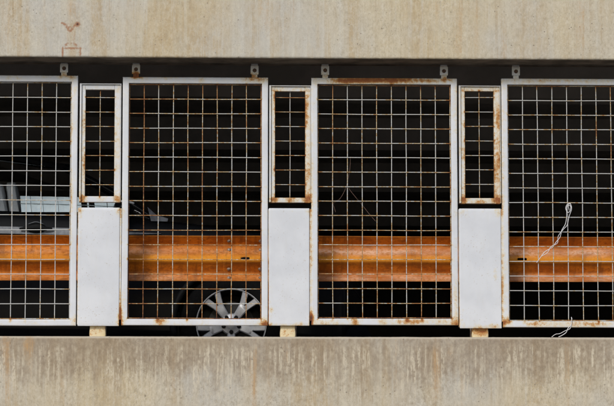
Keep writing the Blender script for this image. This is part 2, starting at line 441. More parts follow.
bz = at(307, 58.3, Yf).z; pz = at(307, 336.6, Yf).z
M['conc_beam'] = mat_concrete('beam_concrete', None, (1.02, 1.0, .975), .6)
M['conc_wall'] = mat_concrete('parapet_concrete', pz, (1.0, .965, .925), 1.0)
garage = empty('car_park_building', (0, Yf, 0), 'stained beige concrete car park deck with open dark storey between beam and parapet wall', 'building')

SCAR = [ # V-shaped scar, thin box outline under it
 (62.5, 23, 1.6, .6, .55), (64.6, 24.6, 1.2, .7, .55), (66.6, 26.6, .9, 1.2, .55), (68.3, 29, .9, 1.2, .6), (70.3, 31, 1.0, .9, .7), (72.3, 28.8, .8, 1.3, .55), (70, 23.8, 5, .45, .35), (74.5, 26, 1.0, .9, .45), (77.5, 24.3, 1.5, 1.6, 1.1), (70, 27, 1.2, .8, .3),
 (67.4, 37, .45, 6, .34), (73.8, 37, .45, 6, .34), (71, 48.6, 8, .45, .85), (66, 45, 1.0, 1.2, .45), (76.2, 45, 1.0, 1.2, .45), (71, 43.6, 4, .6, .3), (62.4, 52, .5, 4.5, .7), (80, 52, .5, 4.5, .65), (71, 52, 7, 5, .10)]
STB = [
 (72, 8, 6, 16, .32), (45, 30, 3, 30, .2), (7, 25, 4, 32, .32), (21, 30, 3, 30, .15), (265, 10, 6, 22, .35), (270, 40, 3, 20, .18), (292, 8, 3, 16, .3), (460, 25, 5, 34, .3), (476, 25, 3, 30, .25),
 (540, 20, 4, 30, .25), (505, 40, 4, 20, .2), (581, 25, 5, 34, .3), (150, 25, 3, 30, .18), (348, 20, 4, 20, .15), (437, 10, 3, 14, .3), (120, 35, 20, 18, .06), (440, 46, 50, 8, .1), (120, 48, 60, 7, .08)]
STW = [(29, 343, 3.5, 6, .75), (28, 352, 4, 14, .4), (8, 370, 4, 40, .45), (3, 345, 3, 8, .3), (254, 372, 4, 38, .42), (254, 390, 2, 25, .3), (286, 350, 3, 20, .3), (436, 372, 4, 30, .42), (450, 352, 3, 10, .3),
 (395, 370, 3, 40, .25), (568, 365, 2.5, 40, .42), (174, 372, 2, 30, .3), (62, 385, 4, 25, .25), (269, 380, 3, 30, .25), (512, 380, 3, 30, .2), (590, 375, 3, 30, .2), (463, 385, 2, 25, .25), (32, 390, 3, 20, .2)]
def stainfn(L):
    def f(p):
        if p.y > Yf+.03: return 0.0
        x, y = proj(p); s = 0
        for bx, by, rx, ry, a in L:
            dx = (x-bx)/rx; dy = (y-by)/ry
            if abs(dx) < 2.6 and abs(dy) < 2.6: s += a*math.exp(-(dx*dx+dy*dy)*.7)
        return s
    return f
def grid_positions(lo, hi, flo, fhi, fine, coarse):
    xs = [lo]; 
    while xs[-1] < hi-1e-6:
        x = xs[-1]
        step = fine if flo-1e-6 <= x < fhi else coarse
        nx = x+step
        if x < flo < nx: nx = flo
        xs.append(min(nx, hi))
    return xs
def facade(name, prof_fn, mat, lst, zs_face_down):
    """extrude a (y,z) profile along x, with a fine grid in the part where detail shows"""
    xs = grid_positions(-9, 9, -2.4, 2.4, .0085, .5)
    bm = bmesh.new(); prev = None
    for x in xs:
        col = [bm.verts.new((x, y, z)) for y, z in prof_fn(x)]
        if prev:
            for k in range(len(col)-1): bm.faces.new((prev[k], prev[k+1], col[k+1], col[k]))
        prev = col
    return obj(name, bm, mat, garage, smooth=True, sharp=40, attrs={'stain': stainfn(lst), 'scar': stainfn(SCAR)})
def beam_prof(x):
    q = mnoise.noise(Vector((x*9, 0, 1)))*.0016+mnoise.noise(Vector((x*40, 0, 4)))*.0012
    q2 = mnoise.noise(Vector((x*22, 3, 4)))*.0014
    P = [(Yf+.30, bz+.06), (Yf+.30, bz+.003), (Yf+.12, bz+.003), (Yf+.012+q2, bz+q), (Yf+.004, bz+.003+q), (Yf, bz+.010+q)]
    z = bz+.018
    while z < bz+.5: P.append((Yf, z)); z += .0085
    P += [(Yf, bz+1.3), (Yf+.30, bz+1.3)]
    return P
def wall_prof(x):
    q = mnoise.noise(Vector((x*7, 5, 1)))*.0018+mnoise.noise(Vector((x*45, 0, 4)))*.0013
    P = [(Yf+.33, pz-.3), (Yf+.33, pz), (Yf+.02, pz+q*.5), (Yf+.011, pz-.001+q), (Yf+.003, pz-.008+q), (Yf, pz-.014+q)]
    z = pz-.022
    while z > pz-.56: P.append((Yf, z)); z -= .0085
    P += [(Yf, pz-1.2), (Yf, .0)]
    return P
facade('beam', beam_prof, M['conc_beam'], STB, True)
obj('beam_soffit', boxm((-8.99, Yf+.016, bz-.0015), (8.99, Yf+.299, bz+.0025)), M['soffit'], garage)
facade('parapet_wall', wall_prof, M['conc_wall'], STW, False)

# wheel centre fixes the deck level
Ycar = 1.10
wc = at(231.3, 323.6, Ycar+.02)
fz = wc.z-.372
print('deck z', round(fz, 3), 'parapet top', round(pz, 3), 'beam bottom', round(bz, 3))
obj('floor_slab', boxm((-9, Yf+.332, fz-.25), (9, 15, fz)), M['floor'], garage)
cz = bz+.45
obj('ceiling_slab', boxm((-9, Yf+.302, cz), (9, 15, cz+.25)), M['dark_conc'], garage)
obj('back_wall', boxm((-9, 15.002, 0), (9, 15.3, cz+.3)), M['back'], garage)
for sx in (-1, 1): obj('end_wall', boxm((min(sx*9.002, sx*9.3), Yf, 0), (max(sx*9.002, sx*9.3), 15.3, bz+1.3)), M['dark_conc'], garage)
# downstand ribs of the ceiling
for k, y in enumerate((2.6, 5.6, 8.6, 11.6)):
    obj('ceiling_rib', boxm((-8.99, y, cz-.28), (8.99, y+.3, cz+.001)), M['dark_conc'], garage)

# ------------------------------------------------------------------ wide mesh panels
PAN = [ # x left, x right, y top, y bottom, rust base, wire rust vertical, horizontal, label
 (-68.3, 76.9, 75.3, 325.4, .22, .20, .22, 'white framed wire mesh panel at the left end, car window and door handle behind it'),
 (122.0, 267.9, 77.3, 325.2, .24, .58, .50, 'white framed wire mesh panel in front of the silver car wheel, with rusty brown wires'),
 (311.4, 457.6, 78.2, 324.8, .26, .38, .42, 'white framed wire mesh panel with the rustiest orange top bar, centre of the opening'),
 (502.2, 648.5, 78.9, 327.2, .26, .36, .30, 'white framed wire mesh panel with the tangled white wire tied in its mesh'),
]
WX = [[-6+14.95*k-51 for k in range(0)], [], [], []]
HANG = [(-55, 64), (136, 254.6), (325.2, 444), (516, 635)]
def zone(pi):
    def f(p):
        x, y = proj(p); s = 0
        if pi == 1:
            s += .22*math.exp(-((x-143)/6)**2)
            if y > 230: s += .12
        if pi == 0 and 30 < x < 62 and y < 140: s += .16
        if pi == 2:
            if 330 < x < 345 and y < 150: s += .2
            if y > 225: s += .14
            if x > 385 and y < 105: s += .22
        if pi == 3 and 545 < x < 560: s += .16
        return s
    return f
def panel(pi):
    xl, xr, yt, yb, base, rv, rh, label = PAN[pi]
    ym = (yt+yb)/2; xm = (xl+xr)/2; xm = min(max(xm, 0), 614)
    x0, x1 = X(xl, ym), X(xr, ym); z0, z1 = Z(yb, xm), Z(yt, xm)
    w = .0415
    root = empty('mesh_panel', ((x0+x1)/2, 0, z0), label, 'mesh panel', 'wide wire mesh panels hung from the beam')
    yw = .022; r = .0029
    ix0, ix1, iz0, iz1 = x0+w, x1-w, z0+w, z1-w
    n = 9; xa = X(xl+6.9, ym, yw); 
    xs = [ix0+.0045+(ix1-ix0-.009)*k/n for k in range(n+1)]
    m = 16; zb_ = iz0+.006; zt_ = iz1-.006
    zs = [zb_+(zt_-zb_)*k/m for k in range(m+1)]
    obj('frame', rect_frame(x0, x1, z0, z1, w, 0, .04, .007), M['paint'], root, True, {'rust': weldfn(base, xs, zs, ix0, ix1, iz0, iz1, pi+50, .62)}, 35)
    bm, vals = wires(xs, zs, ix0-.004, ix1+.004, iz0-.004, iz1+.004, yw, r, pi+1, rv, rh, zone(pi))
    obj('wire_mesh', bm, M['wire'], root, True, {'rust': vals})
    for hx in HANG[pi]:
        cx = X(hx, 70); zt = bz; zf = z1
        bm = bmesh.new()
        box(bm, (cx-.027, .004, zf+.022), (cx+.027, .010, zf+.082), .0015)
        box(bm, (cx-.019, .006, zf-.004), (cx+.019, .012, zf+.0215), .001)
        box(bm, (cx-.023, .0102, zf+.078), (cx+.023, .050, bz+.0), .001) if zf+.078 < bz else None
        bmesh.ops.subdivide_edges(bm, edges=bm.edges, cuts=2, use_grid_fill=True)
        b = obj('hanging_bracket', bm, M['paint'], root, False, {'rust': rustfn(.24)})
        bm = bmesh.new()
        cz_ = zf+.052+rnd.uniform(-.003, .003)
        lathe(bm, [(.0135, .0038), (.0135, .0005), (.0095, -.0005)], (cx, 0, cz_), 'Y', 16)
        lathe(bm, [(.0078, .0), (.0078, -.009), (.006, -.011)], (cx, 0, cz_), 'Y', 6)
        obj('bolt', bm, M['rust_bolt'], b, True, None, 30)
    return root
for i in range(4): panel(i)

# ------------------------------------------------------------------ narrow mesh frames between them
NAR = [ # rim l, r, top ; opening l, r, top, bottom ; frame bottom ; wire x ; label
 (79.4, 120.9, 83.3, 85.2, 114.4, 89.6, 196.2, 202.2, 'narrow mesh frame nearest the left end, pale blue strip showing below it'),
 (269.3, 311.3, 85.2, 275.0, 305.2, 91.3, 197.7, 202.6, 'narrow mesh frame with rust-streaked sides between the wheel panel and the orange-topped panel'),
 (459.2, 500.9, 85.4, 465.0, 494.0, 91.2, 198.1, 203.6, 'narrow yellowed mesh frame, most heavily rusted on its right side, beside the white wire panel'),
]
def narrow(i):
    rl, rr_, rt, ol, or_, ot, ob, fb, label = NAR[i]
    ym = 145; xm = (rl+rr_)/2; yq = .022
    x0, x1 = X(rl, ym), X(rr_, ym); zt = Z(rt, xm); zb = Z(fb, xm, yq)
    root = empty('narrow_mesh_frame', ((x0+x1)/2, .02, zb), label, 'mesh panel', 'narrow mesh frames above the sheet metal covers')
    # thin upstanding rim on three sides
    bm = bmesh.new()
    t = .008
    for a, b in (((x0, .006, zb+.002), (x0+t+.004, .066, zt)), ((x1-t*.6, .006, zb+.002), (x1, .066, zt))):
        box(bm, a, b, .001, 1)
    box(bm, (x0+t+.0045, .008, zt-.006), (x1-t*.6-.0005, .064, zt-.0005), .001, 1)
    bmesh.ops.subdivide_edges(bm, edges=[e for e in bm.edges if e.calc_length() > .1], cuts=40, use_grid_fill=True)
    obj('rim', bm, M['paint'], root, False, {'rust': rustfn(.22)})
    # inner frame, set back
    ix0, ix1 = X(ol, ym, yq), X(or_, ym, yq); izt, izb = Z(ot, xm, yq), Z(ob, xm, yq)
    w = .032
    fx0, fx1, fz1 = x0+t+.005, x1-t*.6-.001, zt-.0065
    bm = bmesh.new()
    # members as rounded boxes butted at the corners
    def member(a, b):
        k = bmesh.new(); box(k, a, b, .002, 2)
        L = max(b[0]-a[0], b[2]-a[2]); 
        bmesh.ops.subdivide_edges(k, edges=[e for e in k.edges if e.calc_length() > .09], cuts=int(L/.007), use_grid_fill=True)
        k2 = [e for e in k.edges if .02 < e.calc_length() < .06]; bmesh.ops.subdivide_edges(k, edges=k2, cuts=4, use_grid_fill=True)
        me = bpy.data.meshes.new('tmp'); k.to_mesh(me); k.free(); bm.from_mesh(me); bpy.data.meshes.remove(me)
    member((fx0, yq, zb), (ix0, yq+.038, fz1))
    member((ix1, yq, zb), (fx1, yq+.038, fz1))
    member((ix0+.0005, yq+.001, izt), (ix1-.0005, yq+.037, fz1-.001))
    member((ix0+.0005, yq+.001, zb+.001), (ix1-.0005, yq+.037, izb))
    zsp = []; z = Z(97.2, xm, yq)
    while z > izb+.03: zsp.append(z); z -= .0992
    f0 = weldfn((.20, .26, .30)[i], [(ix0+ix1)/2], zsp, ix0, ix1, izb, izt, 70+i, (.7, .75, .85)[i])
    def f1(p):
        d = min(abs(p.x-ix0), abs(p.x-ix1))
        if izb < p.z < izt: e = math.exp(-(d/.006)**2)*(.16, .22, .24)[i]
        else: e = .14*math.exp(-(min(abs(p.z-izb), abs(p.z-izt))/.006)**2)
        return f0(p)+e
    obj('frame', bm, M['paint'], root, True, {'rust': f1}, 35)
    xs = [(ix0+ix1)/2]; P = .0992
    z = Z(97.2, xm, yq); zs = []
    while z > izb+.03: zs.append(z); z -= P
    bm, vals = wires(xs, zs, ix0-.003, ix1+.003, izb-.003, izt+.003, yq+.018, .0025, 20+i, (.3, .36, .36)[i], (.42, .5, .34)[i], lambda p: 0)
    obj('wire_mesh', bm, M['wire'], root, True, {'rust': vals})
for i in range(3): narrow(i)

# ------------------------------------------------------------------ sheet metal posts under them
POST = [ # plate l, r, top, bottom ; foot l, r ; label
 (78.0, 119.4, 207.6, 325.9, 89.3, 105.6, 118.9, 121.3, 319.5, 'plain white sheet metal post cover left of the wheel panel, pale cream foot under it'),
 (268.9, 309.4, 208.3, 325.6, 280.0, 295.6, 309.8, 312.2, 320.5, 'white sheet metal post cover right of the wheel, rust line down its right edge'),
 (459.5, 501.2, 208.6, 328.3, 472.0, 488.6, 501.4, 504.2, 321.5, 'white sheet metal post cover reaching lowest, on the rusty orange foot'),
]
def post(i):
    l, r, t, b, fl, fr, sl, sr, sb, label = POST[i]
    ym = (t+b)/2; xm = (l+r)/2
    x0, x1, z1, z0 = X(l, ym), X(r, ym), Z(t, xm), Z(b, xm)
    fzb = pz
    root = empty('post_cover', ((x0+x1)/2, .03, fzb), label, 'post cover', 'sheet metal post covers')
    bm = bmesh.new(); box(bm, (x0, -.004, z0), (x1, .006, z1), .003, 2)
    bmesh.ops.subdivide_edges(bm, edges=[e for e in bm.edges if e.calc_length() > .2], cuts=44, use_grid_fill=True)
    for v in bm.verts:
        if v.co.y < 0: v.co.y += mnoise.noise(v.co*4.0)*.0022
    obj('cover_plate', bm, M['paint'], root, True, {'rust': rustfn(.06)}, 35)
    a, c = X(sl, 265), X(sr, 265)
    bm = bmesh.new(); box(bm, (max(a, x1+.0006), .002, Z(sb, xm)), (c-.0006, .045, z1-.004), .001, 1)
    bmesh.ops.subdivide_edges(bm, edges=[e for e in bm.edges if e.calc_length() > .2], cuts=70, use_grid_fill=True)
    obj('flange', bm, M['paint'], root, False, {'rust': rustfn(.34)})
    # left return of the cover
    bm = bmesh.new(); box(bm, (x0-.004, .0065, z0+.01), (x0+.008, .05, z1-.004), .001, 1)
    obj('return_edge', bm, M['paint'], root, False, {'rust': rustfn(.25)})
    # post with waisted foot and base plate
    fx0, fx1 = X(fl, 331, .02), X(fr, 331, .02); cx = (fx0+fx1)/2; hw = (fx1-fx0)/2
    bm = bmesh.new(); rings = []
    zz = [fzb+.003, fzb+.012, fzb+.03, fzb+.05, fzb+.07, z0+.03, Z(83, xm)]
    ww = [hw*.94, hw*.97, hw*1.0, hw*.99, hw*.95, hw*.95, hw*.95]
    for z, w in zip(zz, ww):
        pts = []
        for sx, sy in ((-1, -1), (1, -1), (1, 1), (-1, 1)):
            for k in range(3):
                ang = math.atan2(sy, sx)+R((-35, 0, 35)[k])
                pts.append((cx+sx*(w-.008)+.008*math.cos(ang), .052+sy*.031+.006*math.sin(ang)+.012, z))
        rings.append([bm.verts.new(p) for p in pts])
    for a_, b_ in zip(rings, rings[1:]):
        for k in range(12): bm.faces.new((a_[k], a_[(k+1) % 12], b_[(k+1) % 12], b_[k]))
    bm.faces.new(rings[0]); bm.faces.new(rings[-1])
    # keep the shaft behind the narrow frame clear: only up to the cover's top
    for v in rings[-1]: v.co.z = z1-.02
    bmesh.ops.subdivide_edges(bm, edges=[e for e in bm.edges if e.calc_length() > .05], cuts=3, use_grid_fill=True)
    obj('foot', bm, M['cream'], root, True, {'rust': rustfn((.30, .34, .40)[i])}, 35)
    bm = bmesh.new(); box(bm, (cx-hw-.035, -.012, fzb-.001), (cx+hw+.035, .12, fzb+.0035), .001, 1)
    obj('base_plate', bm, M['paint'], root, False, {'rust': rustfn(.5)})
for i in range(3): post(i)

# ------------------------------------------------------------------ crash rail
Yr = .34
zc = at(330, 258.6, Yr).z
PROF = [ # (distance back from our face, height from centre)
 (.004, .156), (.010, .152), (.026, .141), (.050, .127), (.070, .114), (.080, .106), (.083, .097), (.082, .088), (.076, .079), (.062, .066), (.040, .0475), (.018, .030), (.006, .0215), (.001, .015), (0, .0075)]
PROF = PROF+[(a, -b) for a, b in reversed(PROF)]
rz0 = at(-120, 250, Yr).x; rz1 = at(720, 250, Yr).x; xs_splice = at(223, 250, Yr).x
rail = empty('crash_rail', (0, Yr, zc-.156), 'rusty orange corrugated steel crash rail running behind all the mesh panels', 'guard rail')
def railsec(x0, x1, dy, label, slots):
    xs = [x0]
    while xs[-1] < x1-.02: xs.append(xs[-1]+.02)
    xs.append(x1)
    marks = []
    for sx0, sx1 in slots:
        marks.append((sx0, sx1)); xs += [sx0, sx1, (sx0+sx1)/2]
    xs = sorted(set(round(x, 5) for x in xs))
    bm = bmesh.new(); prev = None; px_ = None
    for x in xs:
        col = []
        for d, h in PROF:
            wv = mnoise.noise(Vector((x*1.3, h*4, 2)))*.004
            hh = zc+h+mnoise.noise(Vector((x*2.1, 7, h*3)))*.0016
            for s0, s1 in marks:     # slot ends narrow a little
                if abs(h) < .008 and (abs(x-s0) < 1e-4 or abs(x-s1) < 1e-4): hh = zc+h*.55
            col.append(bm.verts.new((x, Yr+dy+d+wv, hh)))
        if prev:
            for k in range(len(col)-1):
                if PROF[k][1] == .0075 and any(s0-1e-4 <= px_ and x <= s1+1e-4 for s0, s1 in marks): continue
                bm.faces.new((prev[k], prev[k+1], col[k+1], col[k]))
        prev = col; px_ = x
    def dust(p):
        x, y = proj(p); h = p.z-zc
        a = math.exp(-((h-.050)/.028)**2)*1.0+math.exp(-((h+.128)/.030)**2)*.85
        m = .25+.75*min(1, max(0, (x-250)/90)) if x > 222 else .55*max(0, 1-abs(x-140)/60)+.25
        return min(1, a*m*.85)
    def yel(p):
        x, y = proj(p); h = p.z-zc
        a = math.exp(-((h+.004)/.020)**2)
        return a*(1.0 if x > 150 else .5)*(1.0 if x < 330 else .75)
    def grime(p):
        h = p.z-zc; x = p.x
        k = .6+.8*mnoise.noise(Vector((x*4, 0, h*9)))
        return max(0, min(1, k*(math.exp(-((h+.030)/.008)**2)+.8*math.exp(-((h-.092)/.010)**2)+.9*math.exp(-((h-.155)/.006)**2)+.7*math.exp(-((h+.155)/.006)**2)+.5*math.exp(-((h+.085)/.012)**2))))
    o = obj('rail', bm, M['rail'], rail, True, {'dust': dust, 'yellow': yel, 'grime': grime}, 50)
    md = o.modifiers.new('thickness', 'SOLIDIFY'); md.thickness = .003; md.offset = -1
    o['label'] = label
def Xr(px): return at(px, 258, Yr).x
railsec(rz0, xs_splice+.085, .0045, 'left length of rail, lapped behind the brighter one', [])
railsec(xs_splice, rz1, 0, 'right length of rail, brighter orange at the bolted lap', [(Xr(240.6), Xr(249.6)), (Xr(517.4), Xr(526.8))])
for bx in (229.3, 260.6):
    for by, rr_ in ((239.8, .014), (249.4, .015), (267.9, .015), (277.7, .014)):
        p = at(bx+rnd.uniform(-.3, .3), by, Yr)
        h = p.z-zc
        d = .083
        for (d0, h0), (d1, h1) in zip(PROF, PROF[1:]):
            if h1 <= h <= h0: d = d0+(d1-d0)*(h0-h)/(h0-h1); break
        bm = bmesh.new(); cy = Yr+d
        lathe(bm, [(rr_, .006), (rr_, -.003), (rr_*.93, -.007), (rr_*.62, -.010), (rr_*.3, -.0115)], (p.x, cy, p.z), 'Y', 14)
        lathe(bm, [(rr_*.42, -.009), (rr_*.40, -.020)], (p.x+.001, cy, p.z), 'Y', 8)
        obj('bolt', bm, M['bolt'], rail, True, None, 40)
for px in (98, 289, 480):
    x = Xr(px)
    bm = bmesh.new()
    box(bm, (x-.055, Yr+.088, fz+.002), (x+.055, Yr+.094, zc+.17), .001, 1)
    box(bm, (x-.055, Yr+.194, fz+.002), (x+.055, Yr+.20, zc+.17), .001, 1)
    box(bm, (x-.004, Yr+.0945, fz+.002), (x+.004, Yr+.1935, zc+.17))
    obj('rail_post', bm, M['bolt'], rail)

# ------------------------------------------------------------------ car
cx0, cy0 = wc.x, Ycar
car = empty('parked_car', (cx0-1.35, cy0+.93, fz), 'dark car parked side-on behind the mesh, silver alloy wheel and door handle showing', 'car')
HW = .93
def cw(x, y, z): return Vector((cx0+x, cy0+HW+y, fz+z))     # x forward from front axle, y from centreline (-: towards us), z above deck
def lerp_tab(tab, x):
    if x <= tab[0][0]: return tab[0][1]
    for (a, va), (b, vb) in zip(tab, tab[1:]):
        if x <= b:
            t = (x-a)/(b-a); t = t*t*(3-2*t)*.5+t*.5
            return va+(vb-va)*t
    return tab[-1][1]
# plan half width, belt/bonnet height, sill height along the car
T_w = [(-3.68, .70), (-3.5, .84), (-3.0, .92), (-2.4, .93), (0, .93), (.5, .90), (.8, .80), (.93, .62), (.98, .45)]
T_top = [(-3.68, 1.0), (-3.5, 1.17), (-3.2, 1.20), (-1.8, 1.185), (-.75, 1.150), (-.45, 1.110), (.2, 1.03), (.6, .95), (.85, .80), (.98, .60)]
T_sill = [(-3.68, .42), (-3.4, .30), (-3.0, .24), (.5, .22), (.8, .20), (.98, .30)]
def body_section(x):
    w = lerp_tab(T_w, x); tz = lerp_tab(T_top, x); s = lerp_tab(T_sill, x)
    H = tz-s
    half = [(w*.86, s), (w*.955, s+.02*H), (w*.985, s+.10*H), (w*.995, s+.35*H), (w, s+.60*H), (w*.997, s+.745*H),
            (w*.985, s+.775*H), (w*.962, s+.800*H), (w*.955, s+.84*H), (w*.945, s+.93*H), (w*.925, s+.975*H), (w*.87, s+H)]
    return [(-y, z) for y, z in half], half
def wheel_cut(x, z):
    """pull the side in where the wheel arches are"""
    for ax in (0, -2.72):
        r = math.hypot(x-ax, z-.372)
        if r < .415: return True
    return False
bm = bmesh.new(); prev = None
xs = sorted(set([-3.68, -3.62, -3.5, -3.35, -3.2]+[round(-3.2+.016*k, 3) for k in range(0, 253)]+[.85, .90, .93, .96, .98]))
for x in xs:
    if x > .98: continue
    L, Rr = body_section(x)
    # refine side vertically for the wheel arches
    def fine(h):
        out = []
        for i, ((a, b), (c, d)) in enumerate(zip(h, h[1:])):
            n = 16 if i in (2, 3, 4) else 3 if i == 1 else 1
            for k in range(n): out.append((a+(c-a)*k/n, b+(d-b)*k/n))
        out.append(h[-1]); return out
    col = fine(L)+[(y*.5, z+.012) for y, z in [L[-1]]]+[(y*.5, z+.012) for y, z in [Rr[-1]]]+fine(Rr)[::-1]
    pts = []
    for y, z in col:
        xx = x
        for ax in (0, -2.72):
            r = math.hypot(x-ax, z-.372)
            if r < .40 and abs(y) > .6 and z < .85:
                y = math.copysign(.62, y)
        pts.append(bm.verts.new(cw(xx, y, z)))
    if prev:
        m = len(pts)
        for k in range(m): bm.faces.new((prev[k], prev[(k+1) % m], pts[(k+1) % m], pts[k]))
    else: first = pts
    prev = pts
bm.faces.new(first); bm.faces.new(prev[::-1])
body = obj('body', bm, M['car_paint'], car, True, None, 40)
# plastic lips round the wheel arches
for ax in (0, -2.72):
    for s_ in (-1, 1):
        bm = bmesh.new(); pts = []
        for k in range(41):
            a = R(-12+204*k/40); xx = ax+.412*math.cos(a); zz = .372+.412*math.sin(a)
            ww = lerp_tab(T_w, xx)*.992
            pts.append(cw(xx, s_*ww, zz))
        tube(bm, pts, .024, 8)
        obj('arch_lip', bm, M['trim'], body, True)
# roof and pillars
T_roofw = [(-3.3, .62), (-2.6, .66), (-1.4, .655), (-1.0, .60)]
T_roofz = [(-3.35, 1.54), (-2.9, 1.615), (-2.2, 1.65), (-1.6, 1.625), (-1.18, 1.555)]
def roofpt(x, s): return cw(x, s*lerp_tab(T_roofw, x), lerp_tab(T_roofz, x)-.05)
bm = bmesh.new(); prev = None
for k in range(28):
    x = -3.4+(-1.16+3.4)*k/27; w = lerp_tab(T_roofw, x); z = lerp_tab(T_roofz, x)
    sec = [(-w, -.055), (-w*1.01, -.03), (-w*.95, -.008), (-w*.7, .012), (0, .025), (w*.7, .012), (w*.95, -.008), (w*1.01, -.03), (w, -.055), (w*.7, -.05), (-w*.7, -.05)]
    pts = [bm.verts.new(cw(x, a, z+b)) for a, b in sec]
    if prev:
        for j in range(len(pts)): bm.faces.new((prev[j], prev[(j+1) % len(pts)], pts[(j+1) % len(pts)], pts[j]))
    else: f0 = pts
    prev = pts
bm.faces.new(f0); bm.faces.new(prev[::-1])
obj('roof', bm, M['car_paint'], body, True, None, 50)
def belt(x, s): return cw(x, s*(lerp_tab(T_w, x)*.875), lerp_tab(T_top, x)-.004)
def pillar(xb, xt, s, r):
    bm = bmesh.new(); a = belt(xb, s); b = roofpt(xt, s)
    mid = (a+b)/2+Vector((0, s*.012, .02 if xb > -.9 else 0))
    tube(bm, spline([a-Vector((0, 0, .02)), mid, b+Vector((0, 0, .02))], 6), r, 8)
    obj('pillar', bm, M['car_paint'], body, True)
def pane(pts, name='window'):
    bm = bmesh.new(); vs = [bm.verts.new(p) for p in pts]; bm.faces.new(vs)
    o = obj(name, bm, M['glass'], body); md = o.modifiers.new('thickness', 'SOLIDIFY'); md.thickness = .004; md.offset = 0
    return o
for s in (-1, 1):
    pillar(-.50, -1.20, s, .022); pillar(-1.72, -1.86, s, .026); pillar(-2.62, -2.68, s, .026); pillar(-3.5, -3.36, s, .045)
    pane([belt(-.56, s), belt(-1.70, s), roofpt(-1.84, s), roofpt(-1.24, s)])
    pane([belt(-1.75, s), belt(-2.6, s), roofpt(-2.66, s), roofpt(-1.89, s)])
    pane([belt(-2.65, s), belt(-3.46, s), roofpt(-3.3, s), roofpt(-2.7, s)])
pane([belt(-.50, -1), belt(-.50, 1), roofpt(-1.19, 1), roofpt(-1.19, -1)], 'windscreen')
pane([belt(-3.5, 1), belt(-3.5, -1), roofpt(-3.36, -1), roofpt(-3.36, 1)], 'rear_window')
# sky highlight on the door shoulder, built as a silver strip
bm = bmesh.new()
ra = []
for k in range(60):
    x = -3.1+(2.60)*k/59
    w = lerp_tab(T_w, x); tz = lerp_tab(T_top, x); s_ = lerp_tab(T_sill, x); H = tz-s_
    pxk = proj(Vector((cx0+x, cy0, 0)))[0]*0+231.3+x*141; z = at(pxk, 229.3+pxk*.024, cy0).z-fz; tp = .024*min(1, max(0, (163-pxk)/95))+.0015
    ra.append([bm.verts.new(cw(x, -(w*.966), z-.012*0-tp)), bm.verts.new(cw(x, -(w*.958)-.006, z-tp*.4)), bm.verts.new(cw(x, -(w*.95)-.004, z+tp)), bm.verts.new(cw(x, -(w*.94)+.02, z+tp*.4)), bm.verts.new(cw(x, -(w*.94)+.02, z-tp))])
for a, b in zip(ra, ra[1:]):
    for j in range(5): bm.faces.new((a[j], a[(j+1) % 5], b[(j+1) % 5], b[j]))
bm.faces.new(ra[0]); bm.faces.new(ra[-1][::-1])
obj('door_moulding', bm, M['silver'], body, True, None, 50)
# door handle in its dark scoop
hp = at(36, 227.8, cy0+.012)
hb = hp
bm = bmesh.new()
bmesh.ops.create_uvsphere(bm, u_segments=24, v_segments=12, radius=1)
for v in bm.verts: v.co = Vector((hb.x+v.co.x*.072, hb.y+.012+v.co.y*.012, hb.z+v.co.z*.036))
sc_o = obj('handle_scoop', bm, M['trim'], body, True)
bm = bmesh.new()
tube(bm, spline([hb+Vector((-.115, -.002, -.006)), hb+Vector((-.06, -.018, -.002)), hb+Vector((0, -.026, .0)), hb+Vector((.06, -.018, -.002)), hb+Vector((.115, -.002, -.006))], 6), lambda t: .007+.004*math.sin(PI*t), 10)
obj('door_handle', bm, M['trim'], body, True)
bm = bmesh.new()
tube(bm, spline([hb+Vector((-.055, -.008, .026)), hb+Vector((0, -.014, .041)), hb+Vector((.055, -.008, .026))], 6), .003, 6)
obj('scoop_lip', bm, M['silver'], body, True)
# mirror
mp = at(128, 204, cy0-.08)
bm = bmesh.new(); bmesh.ops.create_uvsphere(bm, u_segments=20, v_segments=12, radius=1)
for v in bm.verts:
    q = v.co.copy(); v.co = Vector((mp.x-.03+q.x*.075, mp.y+q.y*.11, mp.z-.035+q.z*.06*(1-.25*q.x)))
mir = obj('wing_mirror', bm, M['car_paint'], body, True)
bm = bmesh.new(); tube(bm, spline([Vector((mp.x-.06, mp.y-.10, mp.z+.008)), Vector((mp.x, mp.y-.112, mp.z+.002)), Vector((mp.x+.045, mp.y-.10, mp.z-.008))], 5), .009, 8)
obj('indicator_lamp', bm, M['lamp'], mir, True)  # highlight on the mirror's edge, built as a pale strip
bm = bmesh.new(); tube(bm, [Vector((mp.x-.03, mp.y+.09, mp.z-.05)), Vector((mp.x-.02, cy0+.12, mp.z-.10))], .02, 8)
obj('mirror_arm', bm, M['car_paint'], mir, True)
# windscreen reflection built as a grey wedge at the pillar foot
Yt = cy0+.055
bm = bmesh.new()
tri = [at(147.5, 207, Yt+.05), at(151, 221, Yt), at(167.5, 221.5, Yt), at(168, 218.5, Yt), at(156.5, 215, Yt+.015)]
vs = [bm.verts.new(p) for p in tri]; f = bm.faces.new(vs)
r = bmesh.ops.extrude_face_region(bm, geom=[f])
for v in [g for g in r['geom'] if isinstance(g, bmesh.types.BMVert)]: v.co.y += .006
obj('corner_trim', bm, M['grey_trim'], body)
